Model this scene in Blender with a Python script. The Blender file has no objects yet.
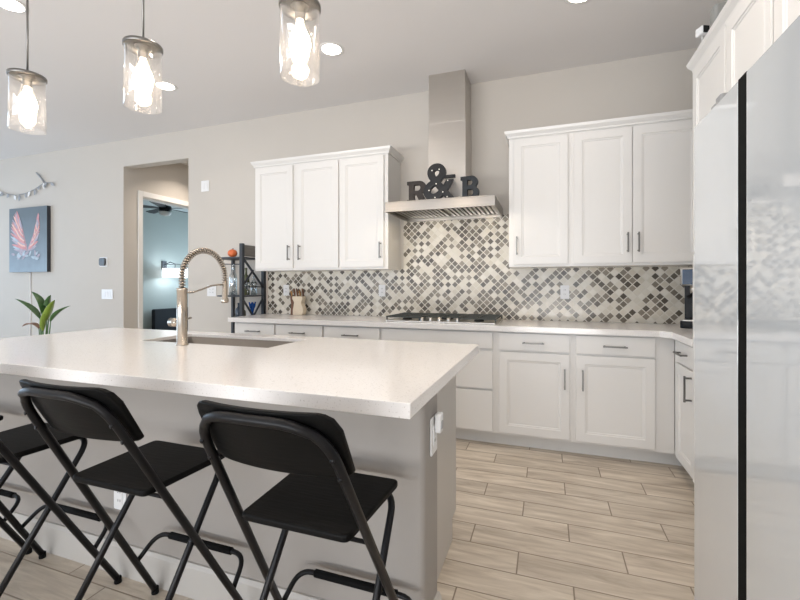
import bpy, bmesh, math, random
from mathutils import Vector, Matrix
random.seed(7)
S = bpy.context.scene
C = S.collection
PI = math.pi

# ------------------------------------------------------------------ camera
cam = bpy.data.cameras.new('camera'); co = bpy.data.objects.new('camera', cam); C.objects.link(co)
co.location = (0, 0, 1.21)
co.rotation_euler = (PI/2, 0, math.radians(19.418))
cam.sensor_width = 36; cam.lens = 36*417/800
cam.shift_y = -14/800
cam.clip_start = 0.02
S.camera = co

# ------------------------------------------------------------------ world, light, exposure
w = bpy.data.worlds.new('sky'); S.world = w; w.use_nodes = True
bg = w.node_tree.nodes['Background']
bg.inputs[0].default_value = (0.62, 0.78, 1.0, 1); bg.inputs[1].default_value = 1.6
S.view_settings.view_transform = 'Standard'; S.view_settings.look = 'None'
S.view_settings.gamma = 1; S.view_settings.use_curve_mapping = False
S.view_settings.exposure = 0.36

def area(name, loc, rot, sx, sy, power, col):
    l = bpy.data.lights.new(name, 'AREA'); l.shape = 'RECTANGLE'; l.size = sx; l.size_y = sy
    l.energy = power; l.color = col
    o = bpy.data.objects.new(name, l); C.objects.link(o); o.location = loc; o.rotation_euler = rot
    return o
# fill added at the unseen rear glass; living room window daylight on the left
area('rear_fill', (-2.65, -4.25, 1.35), (PI/2, 0, 0), 7.2, 2.5, 30, (.99, 0.98, .97))
# unseen light added outside, aimed up through the glass to brighten the ceiling
area('ceiling_fill', (-2.2, -4.6, 0.35), (math.radians(150), 0, 0), 7.4, 1.2, 400, (1.0, .975, .95))
area('daylight_left', (-9.75, 1.0, 1.45), (PI/2, 0, -PI/2), 4.2, 2.3, 100, (0.56, 0.77, 1.0))
area('daylight_bedroom', (-5.9, 7.42, 1.5), (PI/2, 0, PI), 1.6, 1.3, 20, (0.72, 0.90, 1.0))

# ------------------------------------------------------------------ materials
def nt(name):
    m = bpy.data.materials.new(name); m.use_nodes = True
    return m, m.node_tree.nodes, m.node_tree.links, m.node_tree.nodes['Principled BSDF']
def mat(name, col, rough=.5, metal=0., noise=0., nscale=20., bump=0., bscale=200., spec=None, coat=0., stretch=None):
    m, N, L, b = nt(name)
    b.inputs['Base Color'].default_value = (*col, 1); b.inputs['Roughness'].default_value = rough
    b.inputs['Metallic'].default_value = metal
    if spec is not None: b.inputs['Specular IOR Level'].default_value = spec
    if coat: b.inputs['Coat Weight'].default_value = coat; b.inputs['Coat Roughness'].default_value = 0; b.inputs['Coat IOR'].default_value = 1.8
    tc = N.new('ShaderNodeTexCoord'); mp = N.new('ShaderNodeMapping'); L.new(tc.outputs['Object'], mp.inputs['Vector'])
    if stretch: mp.inputs['Scale'].default_value = stretch
    if noise:
        t = N.new('ShaderNodeTexNoise'); t.inputs['Scale'].default_value = nscale; t.inputs['Detail'].default_value = 4
        L.new(mp.outputs[0], t.inputs['Vector'])
        r = N.new('ShaderNodeMix'); r.data_type = 'RGBA'
        r.inputs[6].default_value = (*[c*(1-noise) for c in col], 1); r.inputs[7].default_value = (*[min(1, c*(1+noise)) for c in col], 1)
        L.new(t.outputs[0], r.inputs[0]); L.new(r.outputs[2], b.inputs['Base Color'])
    if bump:
        t = N.new('ShaderNodeTexNoise'); t.inputs['Scale'].default_value = bscale; t.inputs['Detail'].default_value = 2
        L.new(mp.outputs[0], t.inputs['Vector'])
        bp = N.new('ShaderNodeBump'); bp.inputs['Strength'].default_value = bump; bp.inputs['Distance'].default_value = .002
        L.new(t.outputs[0], bp.inputs['Height']); L.new(bp.outputs[0], b.inputs['Normal'])
    return m
def emit(name, col, s):
    m, N, L, b = nt(name)
    b.inputs['Base Color'].default_value = (*col, 1)
    b.inputs['Emission Color'].default_value = (*col, 1); b.inputs['Emission Strength'].default_value = s
    return m
def mth(N, L, op, a, b=None, c=None):
    n = N.new('ShaderNodeMath'); n.operation = op
    for i, v in enumerate((a, b, c)):
        if v is None: continue
        if isinstance(v, (int, float)): n.inputs[i].default_value = v
        else: L.new(v, n.inputs[i])
    return n.outputs[0]

WALL = mat('wall_paint', (.57, .53, .478), .75, noise=.02, nscale=3, bump=.12, bscale=260)
CEIL = mat('ceiling_paint', (.76, .735, .72), .85, bump=.1, bscale=220)
BEDW = mat('bedroom_paint', (.43, .47, .455), .8)
WHITE = mat('cabinet_paint', (.735, .72, .695), .32, noise=.01, nscale=4)
TRIM = mat('trim_paint', (.80, .79, .77), .4)
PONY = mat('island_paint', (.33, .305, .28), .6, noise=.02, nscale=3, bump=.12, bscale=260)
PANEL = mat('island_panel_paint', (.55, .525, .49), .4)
STEEL = mat('brushed_steel', (.58, .55, .51), .30, 1., noise=.03, nscale=3, stretch=(1, 1, 12))
NICK = mat('brushed_nickel', (.21, .205, .195), .36, 1., noise=.03)
FAUC = mat('faucet_nickel', (.48, .42, .35), .24, 1., noise=.03)
SINKM = mat('sink_steel', (.20, .185, .17), .42, 1., noise=.05)
BLACK = mat('black_tube_paint', (.006, .006, .007), .36, noise=.2, spec=.22)
DARKIRON = mat('dark_iron', (.035, .040, .048), .5, noise=.2)
BLKGLS = mat('black_glass', (.008, .008, .009), .08)
RUB = mat('black_rubber', (.006, .006, .006), .8, spec=.1)
PLAST = mat('white_plastic', (.80, .80, .80), .35)
FRIDGE = mat('fridge_glass', (.60, .625, .64), .0, spec=1., noise=.004, coat=.6)
FRSIDE = mat('fridge_side', (.30, .31, .32), .4)
ORANGE = mat('orange_skin', (.72, .17, .05), .5, noise=.15, nscale=8)
LEAF = mat('leaf_green', (.07, .16, .05), .35, noise=.5, nscale=9)
LEAF2 = mat('leaf_yellowgreen', (.22, .33, .05), .35, noise=.4, nscale=9)
LEAFB = mat('leaf_brown', (.30, .17, .12), .5, noise=.3)
SOIL = mat('soil', (.04, .028, .02), .95, noise=.4, bump=.5)
POT = mat('pot_ceramic', (.55, .53, .5), .4, noise=.05)
CREAM = mat('cream_wood', (.78, .66, .50), .5, noise=.08, nscale=10, stretch=(1, 1, 8))
BROWN = mat('brown_wood', (.16, .07, .035), .5, noise=.3, nscale=30)
HONEY = mat('honey_wood', (.40, .20, .06), .45, noise=.2, nscale=30)
GREYW = mat('weathered_wood', (.20, .18, .16), .6, noise=.3, nscale=8, stretch=(1, 1, 8))
FAB = mat('headboard_fabric', (.02, .024, .032), .85, noise=.2, nscale=100)
BLUE = mat('blue_glass', (.01, .08, .35), .12)
METALD = mat('letter_metal', (.014, .014, .015), .45, .3, noise=.6, nscale=25)
RUST = mat('letter_rust', (.028, .021, .017), .5, .3, noise=.6, nscale=25)
SLATE = mat('letter_slate', (.020, .024, .028), .5, .3, noise=.6, nscale=25)
GARL = mat('garland_leaf', (.34, .35, .37), .6, noise=.2)
GLOW = emit('bulb_glow', (1, .80, .60), 26)
MBULB = emit('marquee_bulb', (.9, .85, .75), .35)
DOWN = emit('downlight_glow', (1, .90, .80), 12)
HOODL = emit('hood_lamp_glow', (1, .86, .66), 70)
SHADE = emit('shade_glow', (.95, .97, 1), 1.6)
SCREEN = mat('screen_blue', (.01, .03, .07), .15)

def seatmat():
    m, N, L, b = nt('stool_black')
    b.inputs['Base Color'].default_value = (.005, .005, .005, 1); b.inputs['Roughness'].default_value = .45; b.inputs['Specular IOR Level'].default_value = .08
    tc = N.new('ShaderNodeTexCoord'); mp = N.new('ShaderNodeMapping'); mp.inputs['Scale'].default_value = (2, 14, 14)
    L.new(tc.outputs['Object'], mp.inputs[0])
    t = N.new('ShaderNodeTexNoise'); t.inputs['Scale'].default_value = 7; t.inputs['Detail'].default_value = 5
    L.new(mp.outputs[0], t.inputs[0]); bp = N.new('ShaderNodeBump'); bp.inputs['Strength'].default_value = .35; bp.inputs['Distance'].default_value = .002
    L.new(t.outputs[0], bp.inputs['Height']); L.new(bp.outputs[0], b.inputs['Normal'])
    return m
SEAT = seatmat()

def clearglass(name, tint=(1, 1, 1), body=.06, rough=.02, haze=0., rim=.45):
    m, N, L, b = nt(name); out = N['Material Output']
    tr = N.new('ShaderNodeBsdfTransparent'); tr.inputs[0].default_value = (*tint, 1)
    b = N.new('ShaderNodeBsdfGlossy'); b.inputs['Color'].default_value = (.9, .9, .9, 1); b.inputs['Roughness'].default_value = rough
    lw = N.new('ShaderNodeLayerWeight'); lw.inputs[0].default_value = .25
    f = mth(N, L, 'MULTIPLY_ADD', lw.outputs['Facing'], rim, body)
    mx = N.new('ShaderNodeMixShader'); L.new(f, mx.inputs[0]); L.new(tr.outputs[0], mx.inputs[1]); L.new(b.outputs[0], mx.inputs[2])
    if haze:
        df = N.new('ShaderNodeBsdfDiffuse'); df.inputs[0].default_value = (.9, .9, .9, 1); m2 = N.new('ShaderNodeMixShader'); m2.inputs[0].default_value = haze
        L.new(mx.outputs[0], m2.inputs[1]); L.new(df.outputs[0], m2.inputs[2]); mx = m2
    L.new(mx.outputs[0], out.inputs[0]); return m
GLASS = clearglass('clear_glass', (.995, .995, .995), .04, haze=.02, rim=.7)
WGLASS = clearglass('window_glass', (1, 1, 1), .03)

def quartz():
    m, N, L, b = nt('white_quartz')
    tc = N.new('ShaderNodeTexCoord')
    t = N.new('ShaderNodeTexNoise'); t.inputs['Scale'].default_value = 190; t.inputs['Detail'].default_value = 1
    L.new(tc.outputs['Object'], t.inputs[0])
    r = N.new('ShaderNodeValToRGB'); r.color_ramp.elements[0].position = .28; r.color_ramp.elements[0].color = (.60, .57, .54, 1)
    r.color_ramp.elements[1].position = .36; r.color_ramp.elements[1].color = (.81, .785, .765, 1)
    L.new(t.outputs[0], r.inputs[0]); L.new(r.outputs[0], b.inputs['Base Color'])
    b.inputs['Roughness'].default_value = .14
    return m
QUARTZ = quartz()

def floor_mat():
    m, N, L, b = nt('plank_tile')
    tc = N.new('ShaderNodeTexCoord'); sp = N.new('ShaderNodeSeparateXYZ'); L.new(tc.outputs['Object'], sp.inputs[0])
    v = mth(N, L, 'DIVIDE', mth(N, L, 'SUBTRACT', sp.outputs[1], 1.97), .1565)
    row = mth(N, L, 'FLOOR', v); fv = mth(N, L, 'FRACT', v)
    u = mth(N, L, 'DIVIDE', mth(N, L, 'ADD', mth(N, L, 'SUBTRACT', sp.outputs[0], .322), mth(N, L, 'MULTIPLY', row, .2217)), .665)
    col = mth(N, L, 'FLOOR', u); fu = mth(N, L, 'FRACT', u)
    ev = mth(N, L, 'MULTIPLY', mth(N, L, 'SUBTRACT', .5, mth(N, L, 'ABSOLUTE', mth(N, L, 'SUBTRACT', fv, .5))), .1565)
    eu = mth(N, L, 'MULTIPLY', mth(N, L, 'SUBTRACT', .5, mth(N, L, 'ABSOLUTE', mth(N, L, 'SUBTRACT', fu, .5))), .665)
    ed = mth(N, L, 'MINIMUM', ev, eu)
    g = N.new('ShaderNodeMapRange'); g.inputs[1].default_value = .0021; g.inputs[2].default_value = .0038; L.new(ed, g.inputs[0])
    cv = N.new('ShaderNodeCombineXYZ'); L.new(col, cv.inputs[0]); L.new(row, cv.inputs[1])
    wn = N.new('ShaderNodeTexWhiteNoise'); L.new(cv.outputs[0], wn.inputs[0])
    # grain along the plank
    mp = N.new('ShaderNodeMapping'); mp.inputs['Scale'].default_value = (1.7, 13, 1); L.new(tc.outputs['Object'], mp.inputs[0])
    ad = N.new('ShaderNodeVectorMath'); ad.operation = 'ADD'; sc = N.new('ShaderNodeVectorMath'); sc.operation = 'SCALE'; sc.inputs[3].default_value = 37
    L.new(wn.outputs['Color'], sc.inputs[0]); L.new(mp.outputs[0], ad.inputs[0]); L.new(sc.outputs[0], ad.inputs[1])
    t = N.new('ShaderNodeTexNoise'); t.inputs['Scale'].default_value = 1.6; t.inputs['Detail'].default_value = 7; t.inputs['Roughness'].default_value = .62; t.inputs['Distortion'].default_value = .6
    L.new(ad.outputs[0], t.inputs[0])
    r = N.new('ShaderNodeValToRGB'); e = r.color_ramp.elements
    e[0].position = .30; e[0].color = (.37, .31, .245, 1); e[1].position = .68; e[1].color = (.66, .59, .495, 1)
    x = e.new(.52); x.color = (.54, .47, .385, 1)
    L.new(t.outputs[0], r.inputs[0])
    hs = N.new('ShaderNodeHueSaturation'); L.new(r.outputs[0], hs.inputs['Color'])
    L.new(mth(N, L, 'MULTIPLY_ADD', wn.outputs['Value'], .16, .92), hs.inputs['Value'])
    mx = N.new('ShaderNodeMix'); mx.data_type = 'RGBA'; L.new(g.outputs[0], mx.inputs[0])
    mx.inputs[6].default_value = (.24, .19, .14, 1); L.new(hs.outputs[0], mx.inputs[7]); L.new(mx.outputs[2], b.inputs['Base Color'])
    b.inputs['Roughness'].default_value = .38
    bp = N.new('ShaderNodeBump'); bp.inputs['Strength'].default_value = .5; bp.inputs['Distance'].default_value = .002
    L.new(g.outputs[0], bp.inputs['Height']); L.new(bp.outputs[0], b.inputs['Normal'])
    return m
FLOOR = floor_mat()

def mosaic():
    m, N, L, b = nt('diamond_mosaic')
    tc = N.new('ShaderNodeTexCoord'); sp = N.new('ShaderNodeSeparateXYZ'); L.new(tc.outputs['Object'], sp.inputs[0])
    k = .7071/.0455
    # the tiles lie in vertical planes: run the pattern along x + y so it wraps into the corner
    xx = mth(N, L, 'ADD', sp.outputs[0], sp.outputs[1])
    u = mth(N, L, 'MULTIPLY', mth(N, L, 'ADD', xx, sp.outputs[2]), k); v = mth(N, L, 'MULTIPLY', mth(N, L, 'SUBTRACT', xx, sp.outputs[2]), k)
    fu, fv = mth(N, L, 'FRACT', u), mth(N, L, 'FRACT', v); iu, iv = mth(N, L, 'FLOOR', u), mth(N, L, 'FLOOR', v)
    cv = N.new('ShaderNodeCombineXYZ'); L.new(iu, cv.inputs[0]); L.new(iv, cv.inputs[1])
    wn = N.new('ShaderNodeTexWhiteNoise'); L.new(cv.outputs[0], wn.inputs[0])
    # cells where both indices are even are always light; this keeps the diamonds apart
    pe = mth(N, L, 'MULTIPLY', mth(N, L, 'MODULO', mth(N, L, 'ABSOLUTE', iu), 2.), mth(N, L, 'MODULO', mth(N, L, 'ABSOLUTE', iv), 2.))
    qe = mth(N, L, 'MULTIPLY', mth(N, L, 'SUBTRACT', 1., mth(N, L, 'MODULO', mth(N, L, 'ABSOLUTE', iu), 2.)), mth(N, L, 'SUBTRACT', 1., mth(N, L, 'MODULO', mth(N, L, 'ABSOLUTE', iv), 2.)))
    th = mth(N, L, 'ADD', mth(N, L, 'MULTIPLY_ADD', pe, .26, .52), mth(N, L, 'MULTIPLY', qe, -.06))
    dark = mth(N, L, 'LESS_THAN', wn.outputs['Value'], th)
    sepc = N.new('ShaderNodeSeparateColor'); L.new(wn.outputs['Color'], sepc.inputs[0])
    r1 = N.new('ShaderNodeValToRGB'); e = r1.color_ramp.elements; e[0].color = (.09, .076, .06, 1); e[1].color = (.31, .27, .215, 1)
    x = e.new(.45); x.color = (.165, .143, .113, 1); L.new(sepc.outputs[1], r1.inputs[0])
    r2 = N.new('ShaderNodeValToRGB'); e = r2.color_ramp.elements; e[0].color = (.62, .57, .47, 1); e[1].color = (.80, .76, .68, 1)
    L.new(sepc.outputs[2], r2.inputs[0])
    def edge(f): return mth(N, L, 'SUBTRACT', .5, mth(N, L, 'ABSOLUTE', mth(N, L, 'SUBTRACT', f, .5)))
    ed = mth(N, L, 'MINIMUM', edge(fu), edge(fv))
    g = N.new('ShaderNodeMapRange'); g.inputs[1].default_value = .06; g.inputs[2].default_value = .10; L.new(ed, g.inputs[0])
    mx = N.new('ShaderNodeMix'); mx.data_type = 'RGBA'; L.new(dark, mx.inputs[0]); L.new(r2.outputs[0], mx.inputs[6]); L.new(r1.outputs[0], mx.inputs[7])
    m2 = N.new('ShaderNodeMix'); m2.data_type = 'RGBA'; L.new(g.outputs[0], m2.inputs[0]); m2.inputs[6].default_value = (.72, .68, .60, 1); L.new(mx.outputs[2], m2.inputs[7])
    L.new(m2.outputs[2], b.inputs['Base Color']); b.inputs['Roughness'].default_value = .22
    bp = N.new('ShaderNodeBump'); bp.inputs['Strength'].default_value = .6; bp.inputs['Distance'].default_value = .002
    L.new(g.outputs[0], bp.inputs['Height']); L.new(bp.outputs[0], b.inputs['Normal'])
    return m
MOSAIC = mosaic()

def canvas_mat():
    m, N, L, b = nt('painted_canvas')
    tc = N.new('ShaderNodeTexCoord'); sp = N.new('ShaderNodeSeparateXYZ'); L.new(tc.outputs['Generated'], sp.inputs[0])
    t = N.new('ShaderNodeTexNoise'); t.inputs['Scale'].default_value = 6; t.inputs['Detail'].default_value = 5; L.new(tc.outputs['Generated'], t.inputs[0])
    a = mth(N, L, 'ADD', sp.outputs[2], mth(N, L, 'MULTIPLY_ADD', t.outputs[0], .4, -.2))
    r = N.new('ShaderNodeValToRGB'); e = r.color_ramp.elements; e[0].color = (.27, .34, .40, 1); e[1].color = (.12, .15, .17, 1); e[1].position = .9
    x = e.new(.5); x.color = (.17, .21, .24, 1)
    L.new(a, r.inputs[0]); L.new(r.outputs[0], b.inputs['Base Color']); b.inputs['Roughness'].default_value = .6
    return m
CANVAS = canvas_mat()
WING1 = mat('wing_pink', (.62, .27, .27), .6, noise=.3, nscale=30)
WING2 = mat('wing_peach', (.80, .50, .40), .6, noise=.3, nscale=30)
WING3 = mat('wing_mauve', (.42, .36, .42), .6, noise=.3, nscale=30)
WING4 = mat('wing_mist', (.42, .50, .56), .6, noise=.3, nscale=30)

# ------------------------------------------------------------------ helpers
class MB:
    def __init__(s): s.bm = bmesh.new(); s.mi = 0
    def _t(s, vs, M):
        if M is not None:
            for v in vs: v.co = M @ v.co
    def face(s, vs):
        f = s.bm.faces.new(vs); f.material_index = s.mi; return f
    def box(s, x0, x1, y0, y1, z0, z1, M=None):
        v = [s.bm.verts.new((x, y, z)) for z in (z0, z1) for y in (y0, y1) for x in (x0, x1)]
        for q in ((0, 2, 3, 1), (4, 5, 7, 6), (0, 1, 5, 4), (2, 6, 7, 3), (0, 4, 6, 2), (1, 3, 7, 5)): s.face([v[i] for i in q])
        s._t(v, M); return s
    def cyl(s, p, r, h, axis='z', n=20, r2=None, smooth=True):
        return s.lathe([(r, 0), (r if r2 is None else r2, h)], p, axis, n, smooth, caps=True)
    def lathe(s, prof, p=(0, 0, 0), axis='z', n=24, smooth=True, caps=False):
        R = {'z': Matrix.Identity(3), 'y': Matrix(((1, 0, 0), (0, 0, 1), (0, -1, 0))), 'x': Matrix(((0, 0, 1), (0, 1, 0), (-1, 0, 0)))}[axis]
        rings = []
        for r, z in prof:
            if r < 1e-6: rings.append([s.bm.verts.new(Vector(p) + R @ Vector((0, 0, z)))]); continue
            rings.append([s.bm.verts.new(Vector(p) + R @ Vector((r*math.cos(2*PI*i/n), r*math.sin(2*PI*i/n), z))) for i in range(n)])
        for a, b in zip(rings, rings[1:]):
            for i in range(n):
                j = (i+1) % n
                if len(a) == 1 and len(b) == 1: break
                if len(a) == 1: f = s.face([a[0], b[j], b[i]])
                elif len(b) == 1: f = s.face([a[i], a[j], b[0]])
                else: f = s.face([a[i], a[j], b[j], b[i]])
                f.smooth = smooth
        if caps:
            if len(rings[0]) > 1: s.face(rings[0][::-1])
            if len(rings[-1]) > 1: s.face(rings[-1])
        return s
    def tube(s, pts, r, n=10, closed=False, caps=True):
        pts = [Vector(p) for p in pts]; m = len(pts); rings = []
        T = []
        for i in range(m):
            a = pts[i-1] if (i > 0 or closed) else pts[i]; b = pts[(i+1) % m] if (i < m-1 or closed) else pts[i]
            T.append((b-a).normalized())
        up = Vector((0, 0, 1)) if abs(T[0].z) < .9 else Vector((1, 0, 0))
        nrm = T[0].cross(up).normalized()
        for i in range(m):
            nrm = (nrm - T[i]*nrm.dot(T[i])).normalized(); bi = T[i].cross(nrm)
            rr = r[i] if isinstance(r, (list, tuple)) else r
            rings.append([s.bm.verts.new(pts[i] + (nrm*math.cos(2*PI*k/n) + bi*math.sin(2*PI*k/n))*rr) for k in range(n)])
        prs = list(zip(rings, rings[1:])) + ([(rings[-1], rings[0])] if closed else [])
        for a, b in prs:
            for i in range(n):
                j = (i+1) % n; f = s.face([a[i], a[j], b[j], b[i]]); f.smooth = True
        if caps and not closed: s.face(rings[0][::-1]); s.face(rings[-1])
        return s
    def sphere(s, p, r, n=16, sz=1.):
        k = n//2; return s.lathe([(r*math.sin(PI*i/k), -r*sz*math.cos(PI*i/k)) for i in range(k+1)], p, 'z', n)
    def sweep(s, path, prof, closed=False):
        """profile (out, z) swept along a plan path with mitred corners; out is to the right of travel"""
        P = [Vector(p[:2]) for p in path]; m = len(P); rings = []
        for i in range(m):
            d0 = (P[i]-P[i-1]).normalized() if (i > 0 or closed) else None
            d1 = (P[(i+1) % m]-P[i]).normalized() if (i < m-1 or closed) else None
            n0 = Vector((d0.y, -d0.x)) if d0 else None; n1 = Vector((d1.y, -d1.x)) if d1 else None
            if n0 is None: o = n1
            elif n1 is None: o = n0
            else: o = (n0+n1)/(1+n0.dot(n1))
            rings.append([s.bm.verts.new((P[i].x+o.x*a, P[i].y+o.y*a, z)) for a, z in prof])
        k = len(prof)
        for a, b in (list(zip(rings, rings[1:])) + ([(rings[-1], rings[0])] if closed else [])):
            for i in range(k): s.face([a[i], b[i], b[(i+1) % k], a[(i+1) % k]])
        if not closed: s.face(rings[0][::-1]); s.face(rings[-1])
        return s
    def slab(s, outline, z0, z1, M=None):
        """polygon outline (x, y) extruded in z"""
        a = [s.bm.verts.new((x, y, z0)) for x, y in outline]; b = [s.bm.verts.new((x, y, z1)) for x, y in outline]
        s.face(a[::-1]); s.face(b); n = len(a)
        for i in range(n): s.face([a[i], a[(i+1) % n], b[(i+1) % n], b[i]])
        s._t(a+b, M); return s
    def build(s, name, mats, parent=None, bevel=0, seg=2, loc=None):
        bmesh.ops.recalc_face_normals(s.bm, faces=s.bm.faces)
        me = bpy.data.meshes.new(name); s.bm.to_mesh(me); s.bm.free()
        for m in (mats if isinstance(mats, (list, tuple)) else [mats]): me.materials.append(m)
        o = bpy.data.objects.new(name, me); C.objects.link(o)
        if parent is not None: o.parent = parent
        if loc: o.location = loc
        if bevel:
            b = o.modifiers.new('bevel', 'BEVEL'); b.width = bevel; b.segments = seg; b.limit_method = 'ANGLE'; b.angle_limit = .6
        return o
def thing(name, label, cat, loc=(0, 0, 0), rz=0, group=None):
    o = bpy.data.objects.new(name, None); C.objects.link(o); o.empty_display_size = .1
    o.location = loc; o.rotation_euler = (0, 0, rz); o['label'] = label; o['category'] = cat
    if group: o['group'] = group
    return o
def tag(o, label, cat, group=None):
    o['label'] = label; o['category'] = cat
    if group: o['group'] = group
    return o
def struct(o): o['kind'] = 'structure'; return o
def dup(o, parent=None):
    c = o.copy(); C.objects.link(c)
    if parent is not None: c.parent = parent
    for ch in list(o.children): dup(ch, c)
    return c
def rounded(pts, rad, n=6):
    """round the inner corners of a polyline"""
    pts = [Vector(p) for p in pts]; out = [pts[0]]
    for i in range(1, len(pts)-1):
        p, a, b = pts[i], pts[i-1]-pts[i], pts[i+1]-pts[i]
        r = min(rad, a.length*.49, b.length*.49); p0 = p+a.normalized()*r; p1 = p+b.normalized()*r
        for k in range(n+1):
            t = k/n; out.append(p0*(1-t)**2 + p*2*t*(1-t) + p1*t*t)
    out.append(pts[-1]); return out
def rrect(x0, x1, y0, y1, r, n=5):
    o = []
    for cx, cy, a in ((x1-r, y1-r, 0), (x0+r, y1-r, 90), (x0+r, y0+r, 180), (x1-r, y0+r, 270)):
        for k in range(n+1):
            t = math.radians(a+90*k/n); o.append((cx+r*math.cos(t), cy+r*math.sin(t)))
    return o

# ------------------------------------------------------------------ the room
YW, XR, ZC, XL, YF = 3.80, 1.39, 3.05, -9.3, -3.8
HL, HR = -5.036, -3.978      # hall opening
struct(MB().box(XL-.2, XR+.2, YF-.3, 8.2, -.1, 0).build('floor', FLOOR))
struct(MB().box(XL-.2, XR+.2, YF-.3, YW+.12, ZC, ZC+.1).build('ceiling', CEIL))
m = MB()
m.box(XL-.12, HL, YW, YW+.12, 0, ZC).box(HL, HR, YW, YW+.12, 2.715, ZC).box(HR, XR+.12, YW, YW+.12, 0, ZC)
struct(m.build('wall_back', WALL))
struct(MB().box(XR, XR+.12, YF-.12, YW, 0, ZC).build('wall_right', WALL))
# left wall with a window opening, rear wall with a wide opening added to let light in
m = MB(); m.box(XL-.12, XL, YF-.12, -1.1, 0, ZC).box(XL-.12, XL, 3.1, YW, 0, ZC).box(XL-.12, XL, -1.1, 3.1, 0, .3).box(XL-.12, XL, -1.1, 3.1, 2.6, ZC)
struct(m.build('wall_left', WALL))
m = MB(); m.box(XL, -6.4, YF-.12, YF, 0, ZC).box(1.1, XR, YF-.12, YF, 0, ZC).box(-6.4, 1.1, YF-.12, YF, 2.6, ZC).box(-6.4, 1.1, YF-.12, YF, 0, .1)
struct(m.build('wall_front', WALL))
def window(name, x0, x1, z0, z1, nx, M, parent_name='window_frame'):
    f = MB()
    t = .05
    f.box(x0, x1, -.04, .04, z0, z0+t, M).box(x0, x1, -.04, .04, z1-t, z1, M)
    for i in range(nx+1):
        x = x0+(x1-x0-t)*i/nx; f.box(x, x+t, -.035, .035, z0+t, z1-t, M)
    o = struct(f.build(name, TRIM)); g = MB().box(x0+.02, x1-.02, -.004, .004, z0+.02, z1-.02, M).build('window_glass', WGLASS, o); return o
window('added_rear_window', -6.4, 1.1, .1, 2.6, 5, Matrix.Translation((0, YF-.06, 0)))  # unseen rear glass, added and widened so more light reaches the kitchen
window('window_2', -1.1, 3.1, .3, 2.6, 3, Matrix.Translation((XL-.06, 0, 0)) @ Matrix.Rotation(PI/2, 4, 'Z'))
# hall and the bedroom seen through its doorway
YD0, YD1, ZD = 4.055, 4.93, 2.39
m = MB(); m.box(HL-.12, HL, YW+.12, YD0, 0, ZC).box(HL-.12, HL, YD1, 6.6, 0, ZC).box(HL-.12, HL, YD0, YD1, ZD, ZC)
struct(m.build('wall_hall_left', WALL))
struct(MB().box(HR, HR+.12, YW+.12, 6.6, 0, ZC).build('wall_hall_right', WALL))
struct(MB().box(HL-.12, HR+.12, 6.6, 6.72, 0, ZC).build('wall_hall_end', WALL))
struct(MB().box(HL-.12, HR+.12, YW+.12, 6.6, 3.0, 3.1).build('ceiling_hall', CEIL))
m = MB()
pr = [(0, 0), (.018, 0), (.018, .085), (0, .085)]
m.box(HL, HL+.018, YD0-.062, YD0, 0, ZD+.07).box(HL, HL+.018, YD1, YD1+.07, 0, ZD+.07).box(HL, HL+.018, YD0, YD1, ZD, ZD+.07)
m.box(HL-.12, HL, YD0, YD0+.015, 0, ZD).box(HL-.12, HL, YD1-.015, YD1, 0, ZD).box(HL-.12, HL, YD0+.015, YD1-.015, ZD-.015, ZD)
struct(m.build('door_1', TRIM, bevel=.003))
BX, BZ = -7.15, 2.74
struct(MB().box(BX-.12, BX, YW+.12, 7.5, 0, BZ).build('wall_bedroom_left', BEDW))
m = MB().box(BX, -6.8, 7.5, 7.62, 0, BZ).box(-5.0, HL, 7.5, 7.62, 0, BZ).box(-6.8, -5.0, 7.5, 7.62, 0, .9).box(-6.8, -5.0, 7.5, 7.62, 2.2, BZ)
struct(m.build('wall_bedroom_back', BEDW))
struct(MB().box(HL-.14, HL-.1201, YD1+.05, 7.5, 0, BZ).build('wall_bedroom_right', BEDW))
struct(MB().box(BX-.12, HL-.12, YW+.12, 7.62, BZ, BZ+.1).build('ceiling_bedroom', mat('bedroom_ceiling_paint', (.66, .70, .72), .8)))
window('window_3', -6.8, -5.0, .9, 2.2, 2, Matrix.Translation((0, 7.56, 0)))
# baseboards
bp = [(0, 0), (.016, 0), (.016, .12), (.008, .135), (0, .135)]
struct(MB().sweep([(XL, YW), (HL, YW)], bp).build('baseboard_back', TRIM))
struct(MB().sweep([(HR, YW), (-3.5, YW), (-2.80, YW)], bp).build('baseboard_rack', TRIM))
struct(MB().sweep([(XR, -.5), (XR, YF)], bp).build('baseboard_right', TRIM))
# mosaic splashback (one continuous tiled field on both walls) and its metal edge
ZT0, ZT1 = .914, 1.375
m = MB()
m.box(-2.855, -1.30, YW-.009, YW, ZT0, ZT1).box(-1.30, -.29, YW-.009, YW, ZT0, 1.845).box(-.29, XR, YW-.009, YW, ZT0, ZT1)
m.box(XR-.009, XR, 2.73, YW-.009, ZT0, ZT1)
struct(m.build('wall_backsplash', MOSAIC))
struct(MB().box(-2.872, -2.855, YW-.012, YW, ZT0, ZT1).build('trim_1', mat('edge_trim', (.62, .52, .45), .4)))

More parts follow.
